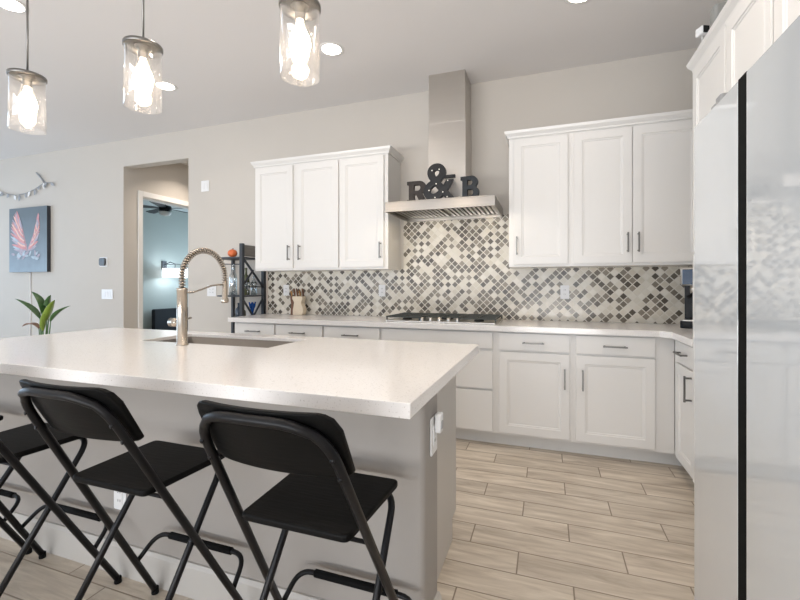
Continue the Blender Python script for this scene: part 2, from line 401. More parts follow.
# ------------------------------------------------------------------ cabinets
def shaker(m, x0, x1, z0, z1, yf, t=.019, rail=.058):
    """door slab with a stepped recessed centre panel; front faces -y"""
    def ring(i, y): return [m.bm.verts.new(c) for c in ((x0+i, y, z0+i), (x1-i, y, z0+i), (x1-i, y, z1-i), (x0+i, y, z1-i))]
    R = [ring(0, yf+t), ring(0, yf+.0015), ring(.0015, yf), ring(rail, yf), ring(rail+.003, yf+.004), ring(rail+.012, yf+.0045), ring(rail+.015, yf+.0075)]
    m.face(R[0])
    for a, b in zip(R, R[1:]):
        for i in range(4): m.face([a[i], a[(i+1) % 4], b[(i+1) % 4], b[i]])
    m.face(R[-1]); return m
def pull(parent, x, z, vert, yf, ln=.145):
    m = MB()
    if vert:
        m.box(x-.005, x+.005, yf-.040, yf-.030, z-ln/2, z+ln/2)
        for s in (-1, 1): m.box(x-.005, x+.005, yf-.031, yf, z+s*(ln/2-.012)-.005, z+s*(ln/2-.012)+.005)
    else:
        m.box(x-ln/2, x+ln/2, yf-.040, yf-.030, z-.005, z+.005)
        for s in (-1, 1): m.box(x+s*(ln/2-.012)-.005, x+s*(ln/2-.012)+.005, yf-.031, yf, z-.005, z+.005)
    return m.build('handle', NICK, parent, bevel=.001)
def cabinet(name, label, x0, x1, z0, z1, depth, fronts, loc=(0, 0, 0), rz=0, toe=False, yface=0., group=None, cat='cabinet', t=.019):
    """x along the front, y = depth (front of the box at yface), fronts: kind, x0, x1, z0, z1, handle(x, z, vertical) or None"""
    r = thing(name, label, cat, loc, rz, group)
    b = MB().box(x0, x1, yface, yface+depth, z0, z1)
    b.build('carcass', WHITE, r, bevel=.001, seg=1)
    if toe: MB().box(x0, x1+(.075 if abs(x1-.794) < .001 else 0), yface+.075, yface+depth, 0, z0).build('toe_kick', WHITE, r)
    for k, fx0, fx1, fz0, fz1, h in fronts:
        m = MB()
        if k == 'door': shaker(m, fx0, fx1, fz0, fz1, yface-t, t)
        else: m.box(fx0, fx1, yface-t, yface, fz0, fz1)
        d = m.build(k if k != 'panel' else 'false_front', WHITE, r, bevel=.002 if k != 'door' else 0)
        if h: pull(d, h[0], h[1], h[2], yface-t, h[3] if len(h) > 3 else .145)
    return r
ZB0, ZB1, YB = .100, .872, 3.20
DB = YW-.009-YB
zd0, zd1, zt = .118, .722, .735   # door, drawer heights
def base(label, x0, x1, fronts): return cabinet('base_cabinet', label, x0, x1, ZB0, ZB1, DB, fronts, toe=True, yface=YB, group='base cabinets along the back wall')
def DR(a, b, hx=None, l=.15): return ('drawer', a, b, zt, .862, ((a+b)/2 if hx is None else hx, .795, False, l))
base('white base cabinet at the left end of the counter, nearest the black rack', -2.785, -2.322, [DR(-2.765, -2.33, -2.55), ('door', -2.765, -2.33, zd0, zd1, (-2.37, .62, True))])
base('white base cabinet under the knife block, second from the rack', -2.322, -1.827, [DR(-2.314, -1.837), ('door', -2.314, -1.837, zd0, zd1, (-1.88, .62, True))])
base('white base cabinet directly left of the cooktop cabinet', -1.827, -1.291, [DR(-1.817, -1.30), ('door', -1.817, -1.30, zd0, zd1, (-1.34, .62, True))])
base('wide white cabinet below the gas cooktop with plain handleless drawer fronts', -1.291, -.362,
     [('panel', -1.282, -.385, .738, .862, None), ('drawer', -1.282, -.385, .435, .722, None), ('drawer', -1.282, -.385, .118, .420, None)])
base('white base cabinet right of the cooktop, door handle on its right side', -.362, .172, [DR(-.338, .150), ('door', -.338, .150, zd0, zd1, (.118, .553, True))])
base('white base cabinet nearest the corner, door handle on its left side', .172, .794, [DR(.193, .680), ('door', .193, .680, zd0, zd1, (.235, .553, True))])
# run on the right wall (local x runs towards the camera, local -y is the room)
R90 = -PI/2
r = cabinet('base_cabinet', 'white base cabinet on the right wall with drawer and door, beside the fridge', -3.195, -2.722, ZB0, ZB1, XR-.009-.795, 
     [('drawer', -3.10, -2.74, .735, .862, (-2.93, .80, False, .15)), ('door', -3.10, -2.74, zd0, zd1, (-2.79, .62, True, .15))], rz=R90, toe=True, yface=.795)
# back counter, L shape
m = MB()
m.slab([(-2.83, 3.158), (.70, 3.158), (.755, 3.10), (.755, 2.722), (XR-.01, 2.722), (XR-.01, YW-.01), (-2.83, YW-.01)], .873, .914)
tag(m.build('countertop', QUARTZ, bevel=.002), 'long white quartz counter running under the mosaic backsplash', 'countertop')

def upper(label, x0, x1, fronts): return cabinet('wall_cabinet', label, x0, x1, 1.362, 2.40, YW-3.47, fronts, yface=3.47, group='upper cabinets on the back wall')
uz0, uz1 = 1.382, 2.378
def UD(a, b, hx): return ('door', a, b, uz0, uz1, (hx, 1.53, True))
upper('white two-door wall cabinet left of the hood, beside the black rack', -2.765, -1.818, [UD(-2.752, -2.316, -2.352), UD(-2.272, -1.825, -2.232)])
upper('white single-door wall cabinet immediately left of the range hood', -1.818, -1.335, [UD(-1.805, -1.372, -1.40)])
upper('white single-door wall cabinet immediately right of the range hood', -.290, .172, [UD(-.250, .152, -.226)])
upper('white two-door wall cabinet right of the hood, reaching to the corner', .172, XR-.01, [UD(.194, .588, .558), UD(.594, 1.03, .628)])
crown = [(0, 2.395), (.010, 2.395), (.012, 2.408), (.028, 2.430), (.034, 2.45), (0, 2.45)]
def crownmould(path, label):
    m = MB().sweep(path, crown); o = m.build('crown_molding', WHITE); tag(o, label, 'molding', 'crown moldings on the cabinets'); return o
crownmould([(-2.766, YW), (-2.766, 3.469), (-1.334, 3.469), (-1.334, YW)][::1], 'white crown molding on the cabinets left of the hood')
crownmould([(-.291, YW), (-.291, 3.469), (XR-.32, 3.469)], 'white crown molding on the cabinets between hood and corner')

# tall cabinet beyond the fridge and the one over the fridge
XF = .775
DT = XR-.003-XF
cabinet('tall_cabinet', 'white tall cabinet behind the fridge with two shaker doors up top', -2.72, -1.885, ZB0, 2.40, DT,
     [('door', -2.700, -2.262, 1.40, 2.385, (-2.30, 1.55, True)), ('door', -2.247, -1.90, 1.40, 2.385, (-2.21, 1.55, True)),
      ('door', -2.700, -2.262, .135, 1.385, (-2.30, 1.1, True)), ('door', -2.247, -1.90, .135, 1.385, (-2.21, 1.1, True))], rz=R90, toe=True, yface=XF)
cabinet('fridge_cabinet', 'white cabinet mounted over the fridge at the right edge', -1.875, -.74, 1.86, 2.40, DT,
     [('door', -1.83, -1.32, 1.88, 2.385, (-1.37, 1.99, True)), ('door', -1.31, -.80, 1.88, 2.385, (-1.26, 1.99, True))], rz=R90, yface=XF)
tag(MB().box(XF, XR-.003, .70, .738, 0, 2.40).build('end_panel', WHITE, bevel=.001), 'white end panel closing the near side of the fridge', 'panel')
ct = [(a, z) for a, z in crown]
m = MB().sweep([(XR-.003, 2.721), (XF-.001, 2.721), (XF-.001, .699), (XR-.003, .699)][::-1][::-1], [(a, z) for a, z in ct])
tag(m.build('crown_molding', WHITE), 'white crown molding over the fridge cabinets at upper right', 'molding')

# ------------------------------------------------------------------ fridge
fr = thing('refrigerator', 'tall white glass front refrigerator with black gap between its doors', 'refrigerator', (.5, 1.32, 0))
MB().box(.062, .87, -.438, .438, .03, 1.755).build('body', FRSIDE, fr, bevel=.004)
MB().box(.064, .86, -.42, .42, 0, .03).build('base_grille', BLACK, fr)
MB().box(0, .055, .086, .450, .035, 1.78).build('door', FRIDGE, fr, bevel=.003)
MB().box(0, .055, -.442, .034, .035, 1.78).build('door', FRIDGE, fr, bevel=.003)
MB().box(.0008, .0615, .0345, .0855, .035, 1.782).build('handle_recess', RUB, fr)
MB().box(.006, .10, .225, .270, 1.7805, 1.808).box(.006, .10, .2705, .310, 1.7805, 1.796).build('hinge_cover', mat('hinge_grey', (.28, .28, .28), .5), fr, bevel=.006)
MB().box(.006, .10, -.315, -.225, 1.7805, 1.812).build('hinge_cover', bpy.data.materials['hinge_grey'], fr, bevel=.006)

# ------------------------------------------------------------------ range hood
hd = thing('range_hood', 'stainless steel chimney range hood above the cooktop', 'range hood', (-.815, YW-.009, 0))
m = MB()
yf, yb = -.59, 0
# canopy: open underside shell
m.box(-.445, .445, yf, yb, 1.890, 1.900).box(-.445, .445, yf, yf+.012, 1.818, 1.890).box(-.445, -.433, yf+.012, yb, 1.818, 1.890).box(.433, .445, yf+.012, yb, 1.818, 1.890).box(-.433, .433, yb-.02, yb, 1.818, 1.890)
HSTEEL = mat('hood_steel', (.37, .345, .315), .28, 1., noise=.03, nscale=3, stretch=(1, 1, 12)); m.build('canopy', HSTEEL, hd, bevel=.0015)
for sx in (-1, 1):
    m = MB()
    a, b = (-.425, -.012) if sx < 0 else (.012, .425)
    m.box(a, b, yf+.03, yb-.03, 1.868, 1.872)
    n = 11
    for i in range(n):
        x = a+(b-a)*(i+.2)/n
        m.box(x, x+(b-a)/n*.55, yf+.09, yb-.05, 1.845, 1.868)
    m.build('baffle_filter', HSTEEL, hd, bevel=.001)
for x in (-.27, .27):
    l = MB(); l.lathe([(.0, .0), (.030, 0), (.034, .004), (.034, .012)], (x, yf+.055, 1.842), 'z', 20)
    l.build('hood_lamp', HOODL, hd)
m = MB(); m.box(-.165, .165, -.275, 0, 1.901, 2.62); m.build('lower_duct_cover', STEEL, hd, bevel=.002)
m = MB(); m.box(-.160, .160, -.270, 0, 2.62, ZC); m.build('upper_duct_cover', STEEL, hd, bevel=.002)

# ------------------------------------------------------------------ cooktop
ck = thing('cooktop', 'stainless gas cooktop with dark grates and front knobs', 'cooktop', (-.82, 3.50, .9145))
MB().slab(rrect(-.455, .455, -.255, .255, .02), 0, .012).build('tray', STEEL, ck, bevel=.002)
for cx in (-.305, 0, .305):
    m = MB(); w_ = .148; y0, y1 = (-.235, .235) if cx else (-.145, .235)
    for yy in (y0, y1): m.box(cx-w_, cx+w_, yy-.006, yy+.006, .034, .046)
    for xx in (cx-w_+.006, cx+w_-.006): m.box(xx-.006, xx+.006, y0, y1, .034, .046)
    for k in range(1, 4): yy = y0+(y1-y0)*k/4; m.box(cx-w_, cx+w_, yy-.005, yy+.005, .034, .046)
    m.box(cx-.005, cx+.005, y0, y1, .034, .046)
    for xx in (cx-w_+.006, cx+w_-.006):
        for yy in (y0, y1): m.box(xx-.006, xx+.006, yy-.006, yy+.006, .012, .034)
    m.build('grate', mat('cast_iron', (.06, .065, .06), .45, .5, noise=.2) if cx < -.1 else bpy.data.materials['cast_iron'], ck, bevel=.002)
for bx, by, br in ((-.305, .12, .04), (-.305, -.12, .04), (0, .06, .055), (.305, .12, .04), (.305, -.12, .04)):
    MB().lathe([(br, 0), (br, .010), (br*.8, .012), (br*.8, .018), (0, .019)], (bx, by, .012)).build('burner', BLACK, ck)
for i in range(5):
    MB().lathe([(.019, 0), (.017, .022), (.014, .026), (0, .026)], (-.15+.075*i, -.205, .012), 'z', 16).build('knob', STEEL, ck)

# ------------------------------------------------------------------ island
IX0, IX1 = -2.80, -.427
isl = thing('kitchen_island', 'long island base painted greige with white baseboard, under the big white worktop', 'island')
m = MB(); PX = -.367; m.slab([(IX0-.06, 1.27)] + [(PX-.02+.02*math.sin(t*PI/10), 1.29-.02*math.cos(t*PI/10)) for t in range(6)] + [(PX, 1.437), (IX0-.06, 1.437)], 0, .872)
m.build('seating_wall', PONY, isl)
m = MB()
sx0, sx1, sy0, sy1 = -2.09, -1.26, 1.672, 2.012
m.box(IX0+.005, sx0-.02, 1.438, 2.02, .11, .872).box(sx1+.02, IX1-.017, 1.438, 2.02, .11, .872).box(sx0-.02, sx1+.02, 1.438, 2.02, .11, .62).box(IX0+.005, IX1-.017, 1.438, 1.95, 0, .11)
m.build('carcass', WHITE, isl)
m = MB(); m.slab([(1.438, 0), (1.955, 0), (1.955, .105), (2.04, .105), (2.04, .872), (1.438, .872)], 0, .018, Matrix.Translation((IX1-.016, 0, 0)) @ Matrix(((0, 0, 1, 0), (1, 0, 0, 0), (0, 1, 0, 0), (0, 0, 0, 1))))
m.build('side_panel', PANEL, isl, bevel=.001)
n = 5
for i in range(n):
    a = IX0+.01+(IX1-IX0-.03)*i/n; b = IX0+.01+(IX1-IX0-.03)*(i+1)/n
    m = MB(); shaker(m, -b+.005, -a-.005, .13, .862, -2.041); d = m.build('door', WHITE, isl)
    d.rotation_euler = (0, 0, PI); pull(d, -a-.05 if i % 2 else -b+.05, .72, True, -2.041)
m = MB().sweep([(IX0-.06, 1.437), (IX0-.06, 1.27), (PX, 1.27), (PX, 1.437)], [(0, 0), (.016, 0), (.016, .115), (.008, .130), (0, .130)])
m.build('baseboard', mat('island_baseboard', (.46, .44, .41), .45), isl)
# worktop with sink cut-out
m = MB()
X = [-2.90, sx0, sx1, -.325]; Y = [1.0, sy0, sy1, 2.125]
vt = [[m.bm.verts.new((x, y, .914)) for x in X] for y in Y]; vb = [[m.bm.verts.new((x, y, .873)) for x in X] for y in Y]
for j in range(3):
    for i in range(3):
        if i == 1 and j == 1: continue
        m.face([vt[j][i], vt[j][i+1], vt[j+1][i+1], vt[j+1][i]]); m.face([vb[j][i], vb[j+1][i], vb[j+1][i+1], vb[j][i+1]])
for i in range(3):
    m.face([vt[0][i], vb[0][i], vb[0][i+1], vt[0][i+1]]); m.face([vt[3][i], vt[3][i+1], vb[3][i+1], vb[3][i]])
    m.face([vt[i][0], vt[i+1][0], vb[i+1][0], vb[i][0]]); m.face([vt[i][3], vb[i][3], vb[i+1][3], vt[i+1][3]])
m.face([vt[1][1], vt[1][2], vb[1][2], vb[1][1]]); m.face([vt[2][1], vb[2][1], vb[2][2], vt[2][2]])
m.face([vt[1][1], vb[1][1], vb[2][1], vt[2][1]]); m.face([vt[1][2], vt[2][2], vb[2][2], vb[1][2]])
tag(m.build('island_worktop', QUARTZ, bevel=.0025), 'large white quartz worktop on the kitchen island', 'countertop')
# sink bowl
m = MB()
o_ = rrect(sx0-.012, sx1+.012, sy0-.0, sy1+.0, .03); i_ = rrect(sx0+.001, sx1-.001, sy0+.001, sy1-.001, .012); b_ = rrect(sx0+.014, sx1-.014, sy0+.014, sy1-.014, .04)
def ringz(o, z): return [m.bm.verts.new((x, y, z)) for x, y in o]
Rg = [ringz(i_, .897), ringz(b_, .66)]
for a, b in zip(Rg, Rg[1:]):
    for i in range(len(a)): f = m.face([a[i], a[(i+1) % len(a)], b[(i+1) % len(a)], b[i]]); f.smooth = True
m.face(Rg[-1])
sk = thing('sink', 'undermount stainless steel sink sunk in the island worktop', 'sink')
sb = m.build('basin', SINKM, sk); so = sb.modifiers.new('s', 'SOLIDIFY'); so.thickness = .0015; so.offset = -1
MB().lathe([(.045, 0), (.04, .004), (.02, .002), (0, .002)], ((sx0+sx1)/2, (sy0+sy1)/2, .662)).build('drain', NICK, sk)

# ------------------------------------------------------------------ faucet
fc = thing('faucet', 'brushed nickel spring neck kitchen faucet with pull-down sprayer', 'faucet', (-1.724, 1.607, .9145))
MB().lathe([(.030, 0), (.030, .006), (.0245, .010), (.0245, .272), (.026, .274), (.026, .284), (.018, .286), (0, .286)], n=28).build('body', FAUC, fc)
path = []
za, R = .337, .147
for k in range(9): path.append(Vector((0, 0, .284+(za-.284)*k/8)))
for k in range(1, 49): t = PI*k/48; path.append(Vector((0, R-R*math.cos(t), za+R*math.sin(t))))
for k in range(1, 5): path.append(Vector((0, 2*R, za-.03*k/4)))
MB().tube(path, .0085, 10).build('hose', mat('hose_dark', (.10, .08, .06), .4, .5), fc)
# coil
cum = [0]
for a, b in zip(path, path[1:]): cum.append(cum[-1]+(b-a).length)
tot = cum[-1]; turns = 38; coil = []
N_ = turns*12
for k in range(N_+1):
    sdist = tot*k/N_; j = 0
    while j < len(cum)-2 and cum[j+1] < sdist: j += 1
    t = (sdist-cum[j])/(cum[j+1]-cum[j]); p = path[j].lerp(path[j+1], t); T = (path[j+1]-path[j]).normalized()
    nx = Vector((1, 0, 0)); ny = T.cross(nx); an = 2*PI*turns*k/N_
    coil.append(p+(nx*math.cos(an)+ny*math.sin(an))*.0138)
MB().tube(coil, .0033, 6).build('spring', FAUC, fc)
MB().lathe([(.0, 0), (.019, 0), (.021, .004), (.021, .022), (.016, .03), (.015, .115), (.012, .12), (0, .12)], (0, 2*R, .200), n=24).build('spray_head', FAUC, fc)
arm = [(0, .02, .262), (0, .07, .263), (0, .13, .278), (0, .19, .296), (0, .24, .302), (0, 2*R-.012, .302)]
MB().tube(arm, .005, 8).build('docking_arm', FAUC, fc)
hb = MB(); hb.lathe([(.0, 0), (.022, 0), (.022, .045), (.019, .05), (.0, .05)], (-.023-.05, 0, .112), 'x', 20)
hb = hb.build('handle_hub', FAUC, fc)
MB().tube([(-.06, .012, .112), (-.055, .05, .118), (-.05, .105, .128)], .0055, 8).build('lever', FAUC, hb)

# ------------------------------------------------------------------ stools
def make_stool():
    r = thing('folding_bar_stool', '', 'bar stool')
    def A(z): return .275-.545*z       # y on the long leg at height z
    hw = .165
    pts = rounded([(-.234, A(.015), .015), (-hw, A(.932), .932), (hw, A(.932), .932), (.234, A(.015), .015)], .115, 8)
    # dish the top rail slightly
    pts = [Vector((p.x, p.y-(.018*(1-(p.x/hw)**2) if p.z > .915 else 0), p.z)) for p in pts]
    extra = []
    for a, b in zip(pts, pts[1:]):
        extra.append(a)
        if (b-a).length > .2 and a.z > .90 and b.z > .90:
            for k in range(1, 8):
                q = a.lerp(b, k/8); extra.append(Vector((q.x, A(.932)-.018*(1-(q.x/hw)**2), q.z)))
    extra.append(pts[-1])
    MB().tube(extra, .0115, 12).build('back_frame', BLACK, r)
    f = rounded([(-.170, -.215, .015), (-.158, .205, .600), (.158, .205, .600), (.170, -.215, .015)], .06, 8)
    MB().tube(f, .0105, 12).build('front_frame', BLACK, r)
    # seat: trapezoid, wider at the front
    o = []
    cor = [(-.154, -.095), (.154, -.095), (.170, .215), (-.170, .215)]
    cc = [Vector((x, y, 0)) for x, y in cor]
    for i in range(4):
        p = cc[i]; a = (cc[i-1]-p).normalized()*.022; b = (cc[(i+1) % 4]-p).normalized()*.022
        for k in range(6): t = k/5; q = (p+a)*(1-t)**2+p*2*t*(1-t)+(p+b)*t*t; o.append((q.x, q.y))
    st = MB().slab(o, .612, .632).build('seat', SEAT, r, bevel=.006, seg=3)
    for z0 in (.580,):
        MB().tube([(-.188, A(.60), .60), (.188, A(.60), .60)], .0055, 8).build('pivot_rod', BLACK, r)
    # backrest: curved board on the seat side of the frame
    m = MB(); nx, nz = 14, 5; F = []; B = []
    H0, H1 = .785, .952
    prof = []
    def edge(u): # vertical half extents shrink at rounded corners
        x = abs(u)*.186; c = .045
        return 0 if x < .186-c else c-math.sqrt(max(0, c*c-(x-(.186-c))**2))
    for i in range(nx*2+1):
        u = -1+i/nx; x = .186*u; e = edge(u); colF, colB = [], []
        for j in range(nz+1):
            z = (H0+e*.3)+((H1-e)-(H0+e*.3))*j/nz
            y = A(z)+.0125-.018+.030*u*u
            colF.append(m.bm.verts.new((x, y+.020, z))); colB.append(m.bm.verts.new((x, y, z)))
        F.append(colF); B.append(colB)
    for i in range(nx*2):
        for j in range(nz):
            f1 = m.face([F[i][j], F[i][j+1], F[i+1][j+1], F[i+1][j]]); f2 = m.face([B[i][j], B[i+1][j], B[i+1][j+1], B[i][j+1]]); f1.smooth = f2.smooth = True
        m.face([F[i][0], F[i+1][0], B[i+1][0], B[i][0]]); m.face([F[i][nz], B[i][nz], B[i+1][nz], F[i+1][nz]])
    for j in range(nz): m.face([F[0][j], B[0][j], B[0][j+1], F[0][j+1]]); m.face([F[-1][j], F[-1][j+1], B[-1][j+1], B[-1][j]])
    m.build('backrest', SEAT, r, bevel=.006, seg=3)
    zf = .185; yy = A(zf)
    fr_ = rounded([(-.220, yy+.008, zf), (-.205, yy+.085, zf+.065), (.205, yy+.085, zf+.065), (.220, yy+.008, zf)], .05, 6)
    ft = MB().tube(fr_, .0085, 10).build('footrest', BLACK, r)
    MB().tube([(-.145, yy+.085, zf+.065), (.145, yy+.085, zf+.065)], .0125, 12).build('grip_sleeve', RUB, ft)
    for x, y in ((-.234, A(.015)), (.234, A(.015)), (-.170, -.215), (.170, -.215)):
        MB().lathe([(0, 0), (.0130, 0), (.0135, .003), (.0128, .024), (.0, .026)], (x, y, .0005), 'z', 14).build('foot_cap', RUB, r)
    for s in (-1, 1):
        for z in (.80, .85):
            MB().lathe([(.0, 0), (.006, 0), (.005, .003), (0, .004)], (s*(hw+.07*(.915-z)/.915), A(z)-.0145, z), 'y', 10).build('bolt', BLACK, r)
    return r
st0 = make_stool()
spots = [(-.586, .962, 0, 'black folding bar stool nearest the end outlet of the island'),
         (-1.222, .962, 0, 'black folding bar stool second from the island end, in front of the low outlet'),
         (-1.885, .955, 0, 'black folding bar stool third from the island end, cut off by the left picture edge'),
         (-2.45, .955, 0, 'black folding bar stool farthest left, only legs and footrest tip showing')]
for i, (x, y, rz, lb) in enumerate(spots):
    o = st0 if i == 0 else dup(st0)
    o.location = (x, y, 0); o.rotation_euler = (0, 0, math.radians(rz)); o['label'] = lb; o['group'] = 'bar stools at the island'

# ------------------------------------------------------------------ pendants and downlights
def make_pendant():
    r = thing('pendant_light', '', 'pendant light')
    zb, H, rad = 0, .285, .079
    m = MB().lathe([(rad-.003, 0), (rad, .001), (rad, H), (rad-.003, H), (rad-.003, 0)], n=40); m.build('glass_shade', GLASS, r)
    m = MB().lathe([(0, H+.012), (.012, H+.012), (rad-.012, H+.012), (rad+.004, H+.006), (rad+.004, H-.008), (rad+.0005, H-.010), (rad+.0005, H+.001), (0, H+.001)], n=40); m.build('cap', NICK, r)
    MB().lathe([(0, H-.055), (.020, H-.055), (.021, H-.01), (.036, H-.004), (.036, H+.0005), (0, H+.0005)], n=20).build('socket', NICK, r)
    MB().lathe([(0, H-.200), (.020, H-.197), (.037, H-.180), (.044, H-.150), (.037, H-.120), (.020, H-.088), (.014, H-.068), (.014, H-.056), (0, H-.056)], n=24).build('bulb', GLOW, r)
    MB().cyl((0, 0, H+.012), .005, ZC-.022-2.05-H-.012, n=10).build('rod', NICK, r)
    MB().lathe([(0, ZC-2.05-.025), (.058, ZC-2.05-.025), (.062, ZC-2.05-.020), (.062, ZC-2.05), (0, ZC-2.05)], n=28).build('ceiling_canopy', NICK, r)
    return r
p0 = make_pendant()
for i, (k, lb) in enumerate(((-.647, 'rightmost glass cylinder pendant, hanging over the worktop near the island end'), (-1.237, 'middle one of the three glass cylinder pendants'), (-1.819, 'leftmost glass cylinder pendant, nearest the winged picture'))):
    o = p0 if i == 0 else dup(p0)
    o.location = (1.45*k, 1.45, 2.05); o['label'] = lb; o['group'] = 'pendants over the island'
def make_down():
    r = thing('recessed_light', '', 'ceiling light')
    MB().lathe([(.074, -.002), (.092, -.004), (.098, -.0005), (.074, -.0005)], n=32).build('trim_ring', TRIM, r)
    MB().lathe([(0, -.0015), (.076, -.0015), (.076, -.0005), (0, -.0005)], n=32).build('lens', DOWN, r)
    l = bpy.data.lights.new('downlight_beam', 'AREA'); l.shape = 'DISK'; l.size = .12; l.energy = 3.4; l.color = (1, .89, .78); l.spread = math.radians(125)
    lo = bpy.data.objects.new('downlight_beam', l); C.objects.link(lo); lo.location = (0, 0, -.006); lo.parent = r
    return r
d0 = make_down()
for i, (x, y, lb) in enumerate(((-1.58, 2.88, 'round recessed ceiling light just right of the rightmost pendant'), (-3.31, 2.90, 'round recessed ceiling light just right of the middle pendant'),
        (-3.31, 1.72, 'round recessed ceiling light at the top left corner of the picture'), (.20, 2.86, 'round recessed ceiling light above the corner cabinets'),
        (.20, 1.72, 'added out-of-view ceiling light brightening the aisle between island and fridge'), (-1.58, 1.72, 'added out-of-view ceiling light directly over the sink'),  # both out of view, added to lift the dim aisle and base cabinets
        (-1.58, .2, 'round recessed ceiling light over the stools'), (.0, .2, 'round recessed ceiling light above the aisle by the fridge'), (-3.31, .2, 'round recessed ceiling light over the far end of the island'))):
    o = d0 if i == 0 else dup(d0)
    o.location = (x, y, ZC); o['label'] = lb; o['group'] = 'recessed ceiling lights'
    for ch in o.children:
        if ch.type == 'LIGHT': ch.data = ch.data.copy(); ch.data.energy = 1.5 if y > 2 else (6.0 if x > 0 else 2.2)
o = dup(d0); o.location = (-4.5, 4.6, 3.0)  # hidden extra downlight, added only to brighten the hall
for ch in o.children:
    if ch.type == 'LIGHT': ch.data = ch.data.copy(); ch.data.energy = 9.
o['label'] = 'unseen ceiling light added to brighten the hall beyond the wall opening'; o['group'] = 'recessed ceiling lights'

# ------------------------------------------------------------------ outlets and wall devices
def outlet(label, loc, rz, w_=.07, h_=.115, gang=1, name='wall_outlet', cat='outlet', rocker=False):
    r = thing(name, label, cat, loc, rz)
    MB().slab(rrect(-w_/2, w_/2, -h_/2, h_/2, .006), 0, .006, Matrix.Rotation(PI/2, 4, 'X')).build('cover_plate', PLAST, r, bevel=.0015)
    for g in range(gang):
        x = (g-(gang-1)/2)*.046
        m = MB().box(x-.0165, x+.0165, -.009, -.0055, -.034, .034); f = m.build('rocker' if rocker else 'socket_face', PLAST, r, bevel=.001)
        if not rocker:
            mm = MB()
            for z in (-.018, .018):
                for s in (-.006, .006): mm.box(x+s-.0012, x+s+.0012, -.0094, -.0088, z-.004, z+.006)
            mm.build('slot', BLACK, f)
    return r
outlet('white outlet on the mosaic between counter and right wall cabinets', (.142, YW-.0095, 1.158), 0)
outlet('white outlet on the mosaic at the left side of the cooktop', (-1.52, YW-.0095, 1.165), 0)
outlet('white outlet on the mosaic behind the knife block', (-2.62, YW-.0095, 1.165), 0)
outlet('white two-gang plate on the wall between doorway and rack', (-3.63, YW-.0005, 1.155), 0, .13, .125, 2)
outlet('white three-gang switch plate on the wall below the thermostat', (-5.32, YW-.0005, 1.105), 0, .20, .125, 3, 'light_switch', 'switch', True)
outlet('white plate high on the wall between doorway and cabinets', (-3.725, YW-.0005, 2.365), 0, .115, .125, 2, 'wall_sensor', 'sensor', True)
outlet('white outlet low on the island wall behind the middle stool', (-1.697, 1.2695, .325), 0, .07, .115)
outlet('white outlet on the grey end of the island', (-.3665, 1.375, .705), PI/2, .075, .125)
pg = thing('plug_in_device', 'small white device plugged into the outlet at the island end', 'plug', (-.357, 1.385, .745), PI/2)
MB().slab(rrect(-.020, .020, -.033, .033, .010), 0, .020, Matrix.Rotation(PI/2, 4, 'X')).build('body', PLAST, pg, bevel=.004)
MB().slab(rrect(-.012, .012, -.020, .008, .005), .020, .022, Matrix.Rotation(PI/2, 4, 'X')).build('grey_front', mat('device_grey', (.45, .45, .46), .5), pg)
tm = thing('thermostat', 'small dark thermostat on the wall above the switch plate', 'thermostat', (-5.39, YW-.0005, 1.52))
MB().slab(rrect(-.075, .075, -.06, .06, .02), 0, .004, Matrix.Rotation(PI/2, 4, 'X')).build('wall_plate', PLAST, tm)
MB().slab(rrect(-.052, .052, -.05, .05, .025), .004, .028, Matrix.Rotation(PI/2, 4, 'X')).build('body', mat('thermo_grey', (.06, .065, .07), .4), tm, bevel=.004)

# ------------------------------------------------------------------ picture, cord, garland
px0, px1, pz0, pz1 = -7.225, -6.415, 1.405, 2.305
pc = thing('canvas_picture', 'blue-grey canvas picture with pink feathered wings', 'picture', ((px0+px1)/2, YW-.0005, (pz0+pz1)/2))
hw_, hh_ = (px1-px0)/2, (pz1-pz0)/2
MB().box(-hw_, hw_, -.045, 0, -hh_, hh_).build('frame_edge', mat('canvas_edge', (.03, .035, .045), .6), pc)
MB().box(-hw_, hw_, -.047, -.0452, -hh_, hh_).build('canvas', CANVAS, pc)
m = MB(); kk = 0
def feather(m, x, z, ang, ln, wd, mi, lift):
    m.mi = mi; n = 7; ca, sa = math.cos(ang), math.sin(ang); L_, R_ = [], []
    for i in range(n+1):
        t = i/n; hw2 = wd*math.sin(PI*min(1, t*.92+.04))**.8; a = t*ln
        bend = .08*ln*math.sin(t*PI/2)
        for s, lst in ((1, L_), (-1, R_)):
            lx, lz = a, bend+s*hw2; lst.append(m.bm.verts.new((x+lx*ca-lz*sa, -.0472-lift*.00005, z+lx*sa+lz*ca)))
    for i in range(n): m.face([L_[i], L_[i+1], R_[i+1], R_[i]])
rd = random.Random(3)
for ly in range(2):
    for side in (-1, 1):
        for i in range(17):
            t = i/16
            x = side*(.02+(.10 if side < 0 else .19)*t); z = -.15+.30*t
            if side < 0: an = math.radians(172-62*t); ln = .13+.22*math.sin(PI*(.25+.5*t))
            else: an = math.radians(15+62*t); ln = .10+.13*math.sin(PI*(.2+.5*t))
            if ly: ln *= .6; an += .12*side
            an += rd.uniform(-.06, .06)
            mi = ([0, 1, 0, 2][i % 4] if t > .4 else [2, 3, 0, 2][i % 4]) if not ly else ([2, 0, 0, 1][i % 4])
            feather(m, x, z, an, ln, .019+.006*rd.random(), mi, kk); kk += 1
            if not ly: feather(m, x+side*-.01, z-.02, math.radians(100 if side < 0 else 65), .10, .016, [2, 0][i % 2], kk); kk += 1
for i in range(22):
    feather(m, rd.uniform(-.26, .26), -.26+rd.uniform(-.05, .06), rd.uniform(-.2, 3.3), .09, .018, [2, 3, 3, 2][i % 4], kk); kk += 1
m.build('painted_wings', [WING1, WING2, WING3, WING4], pc)
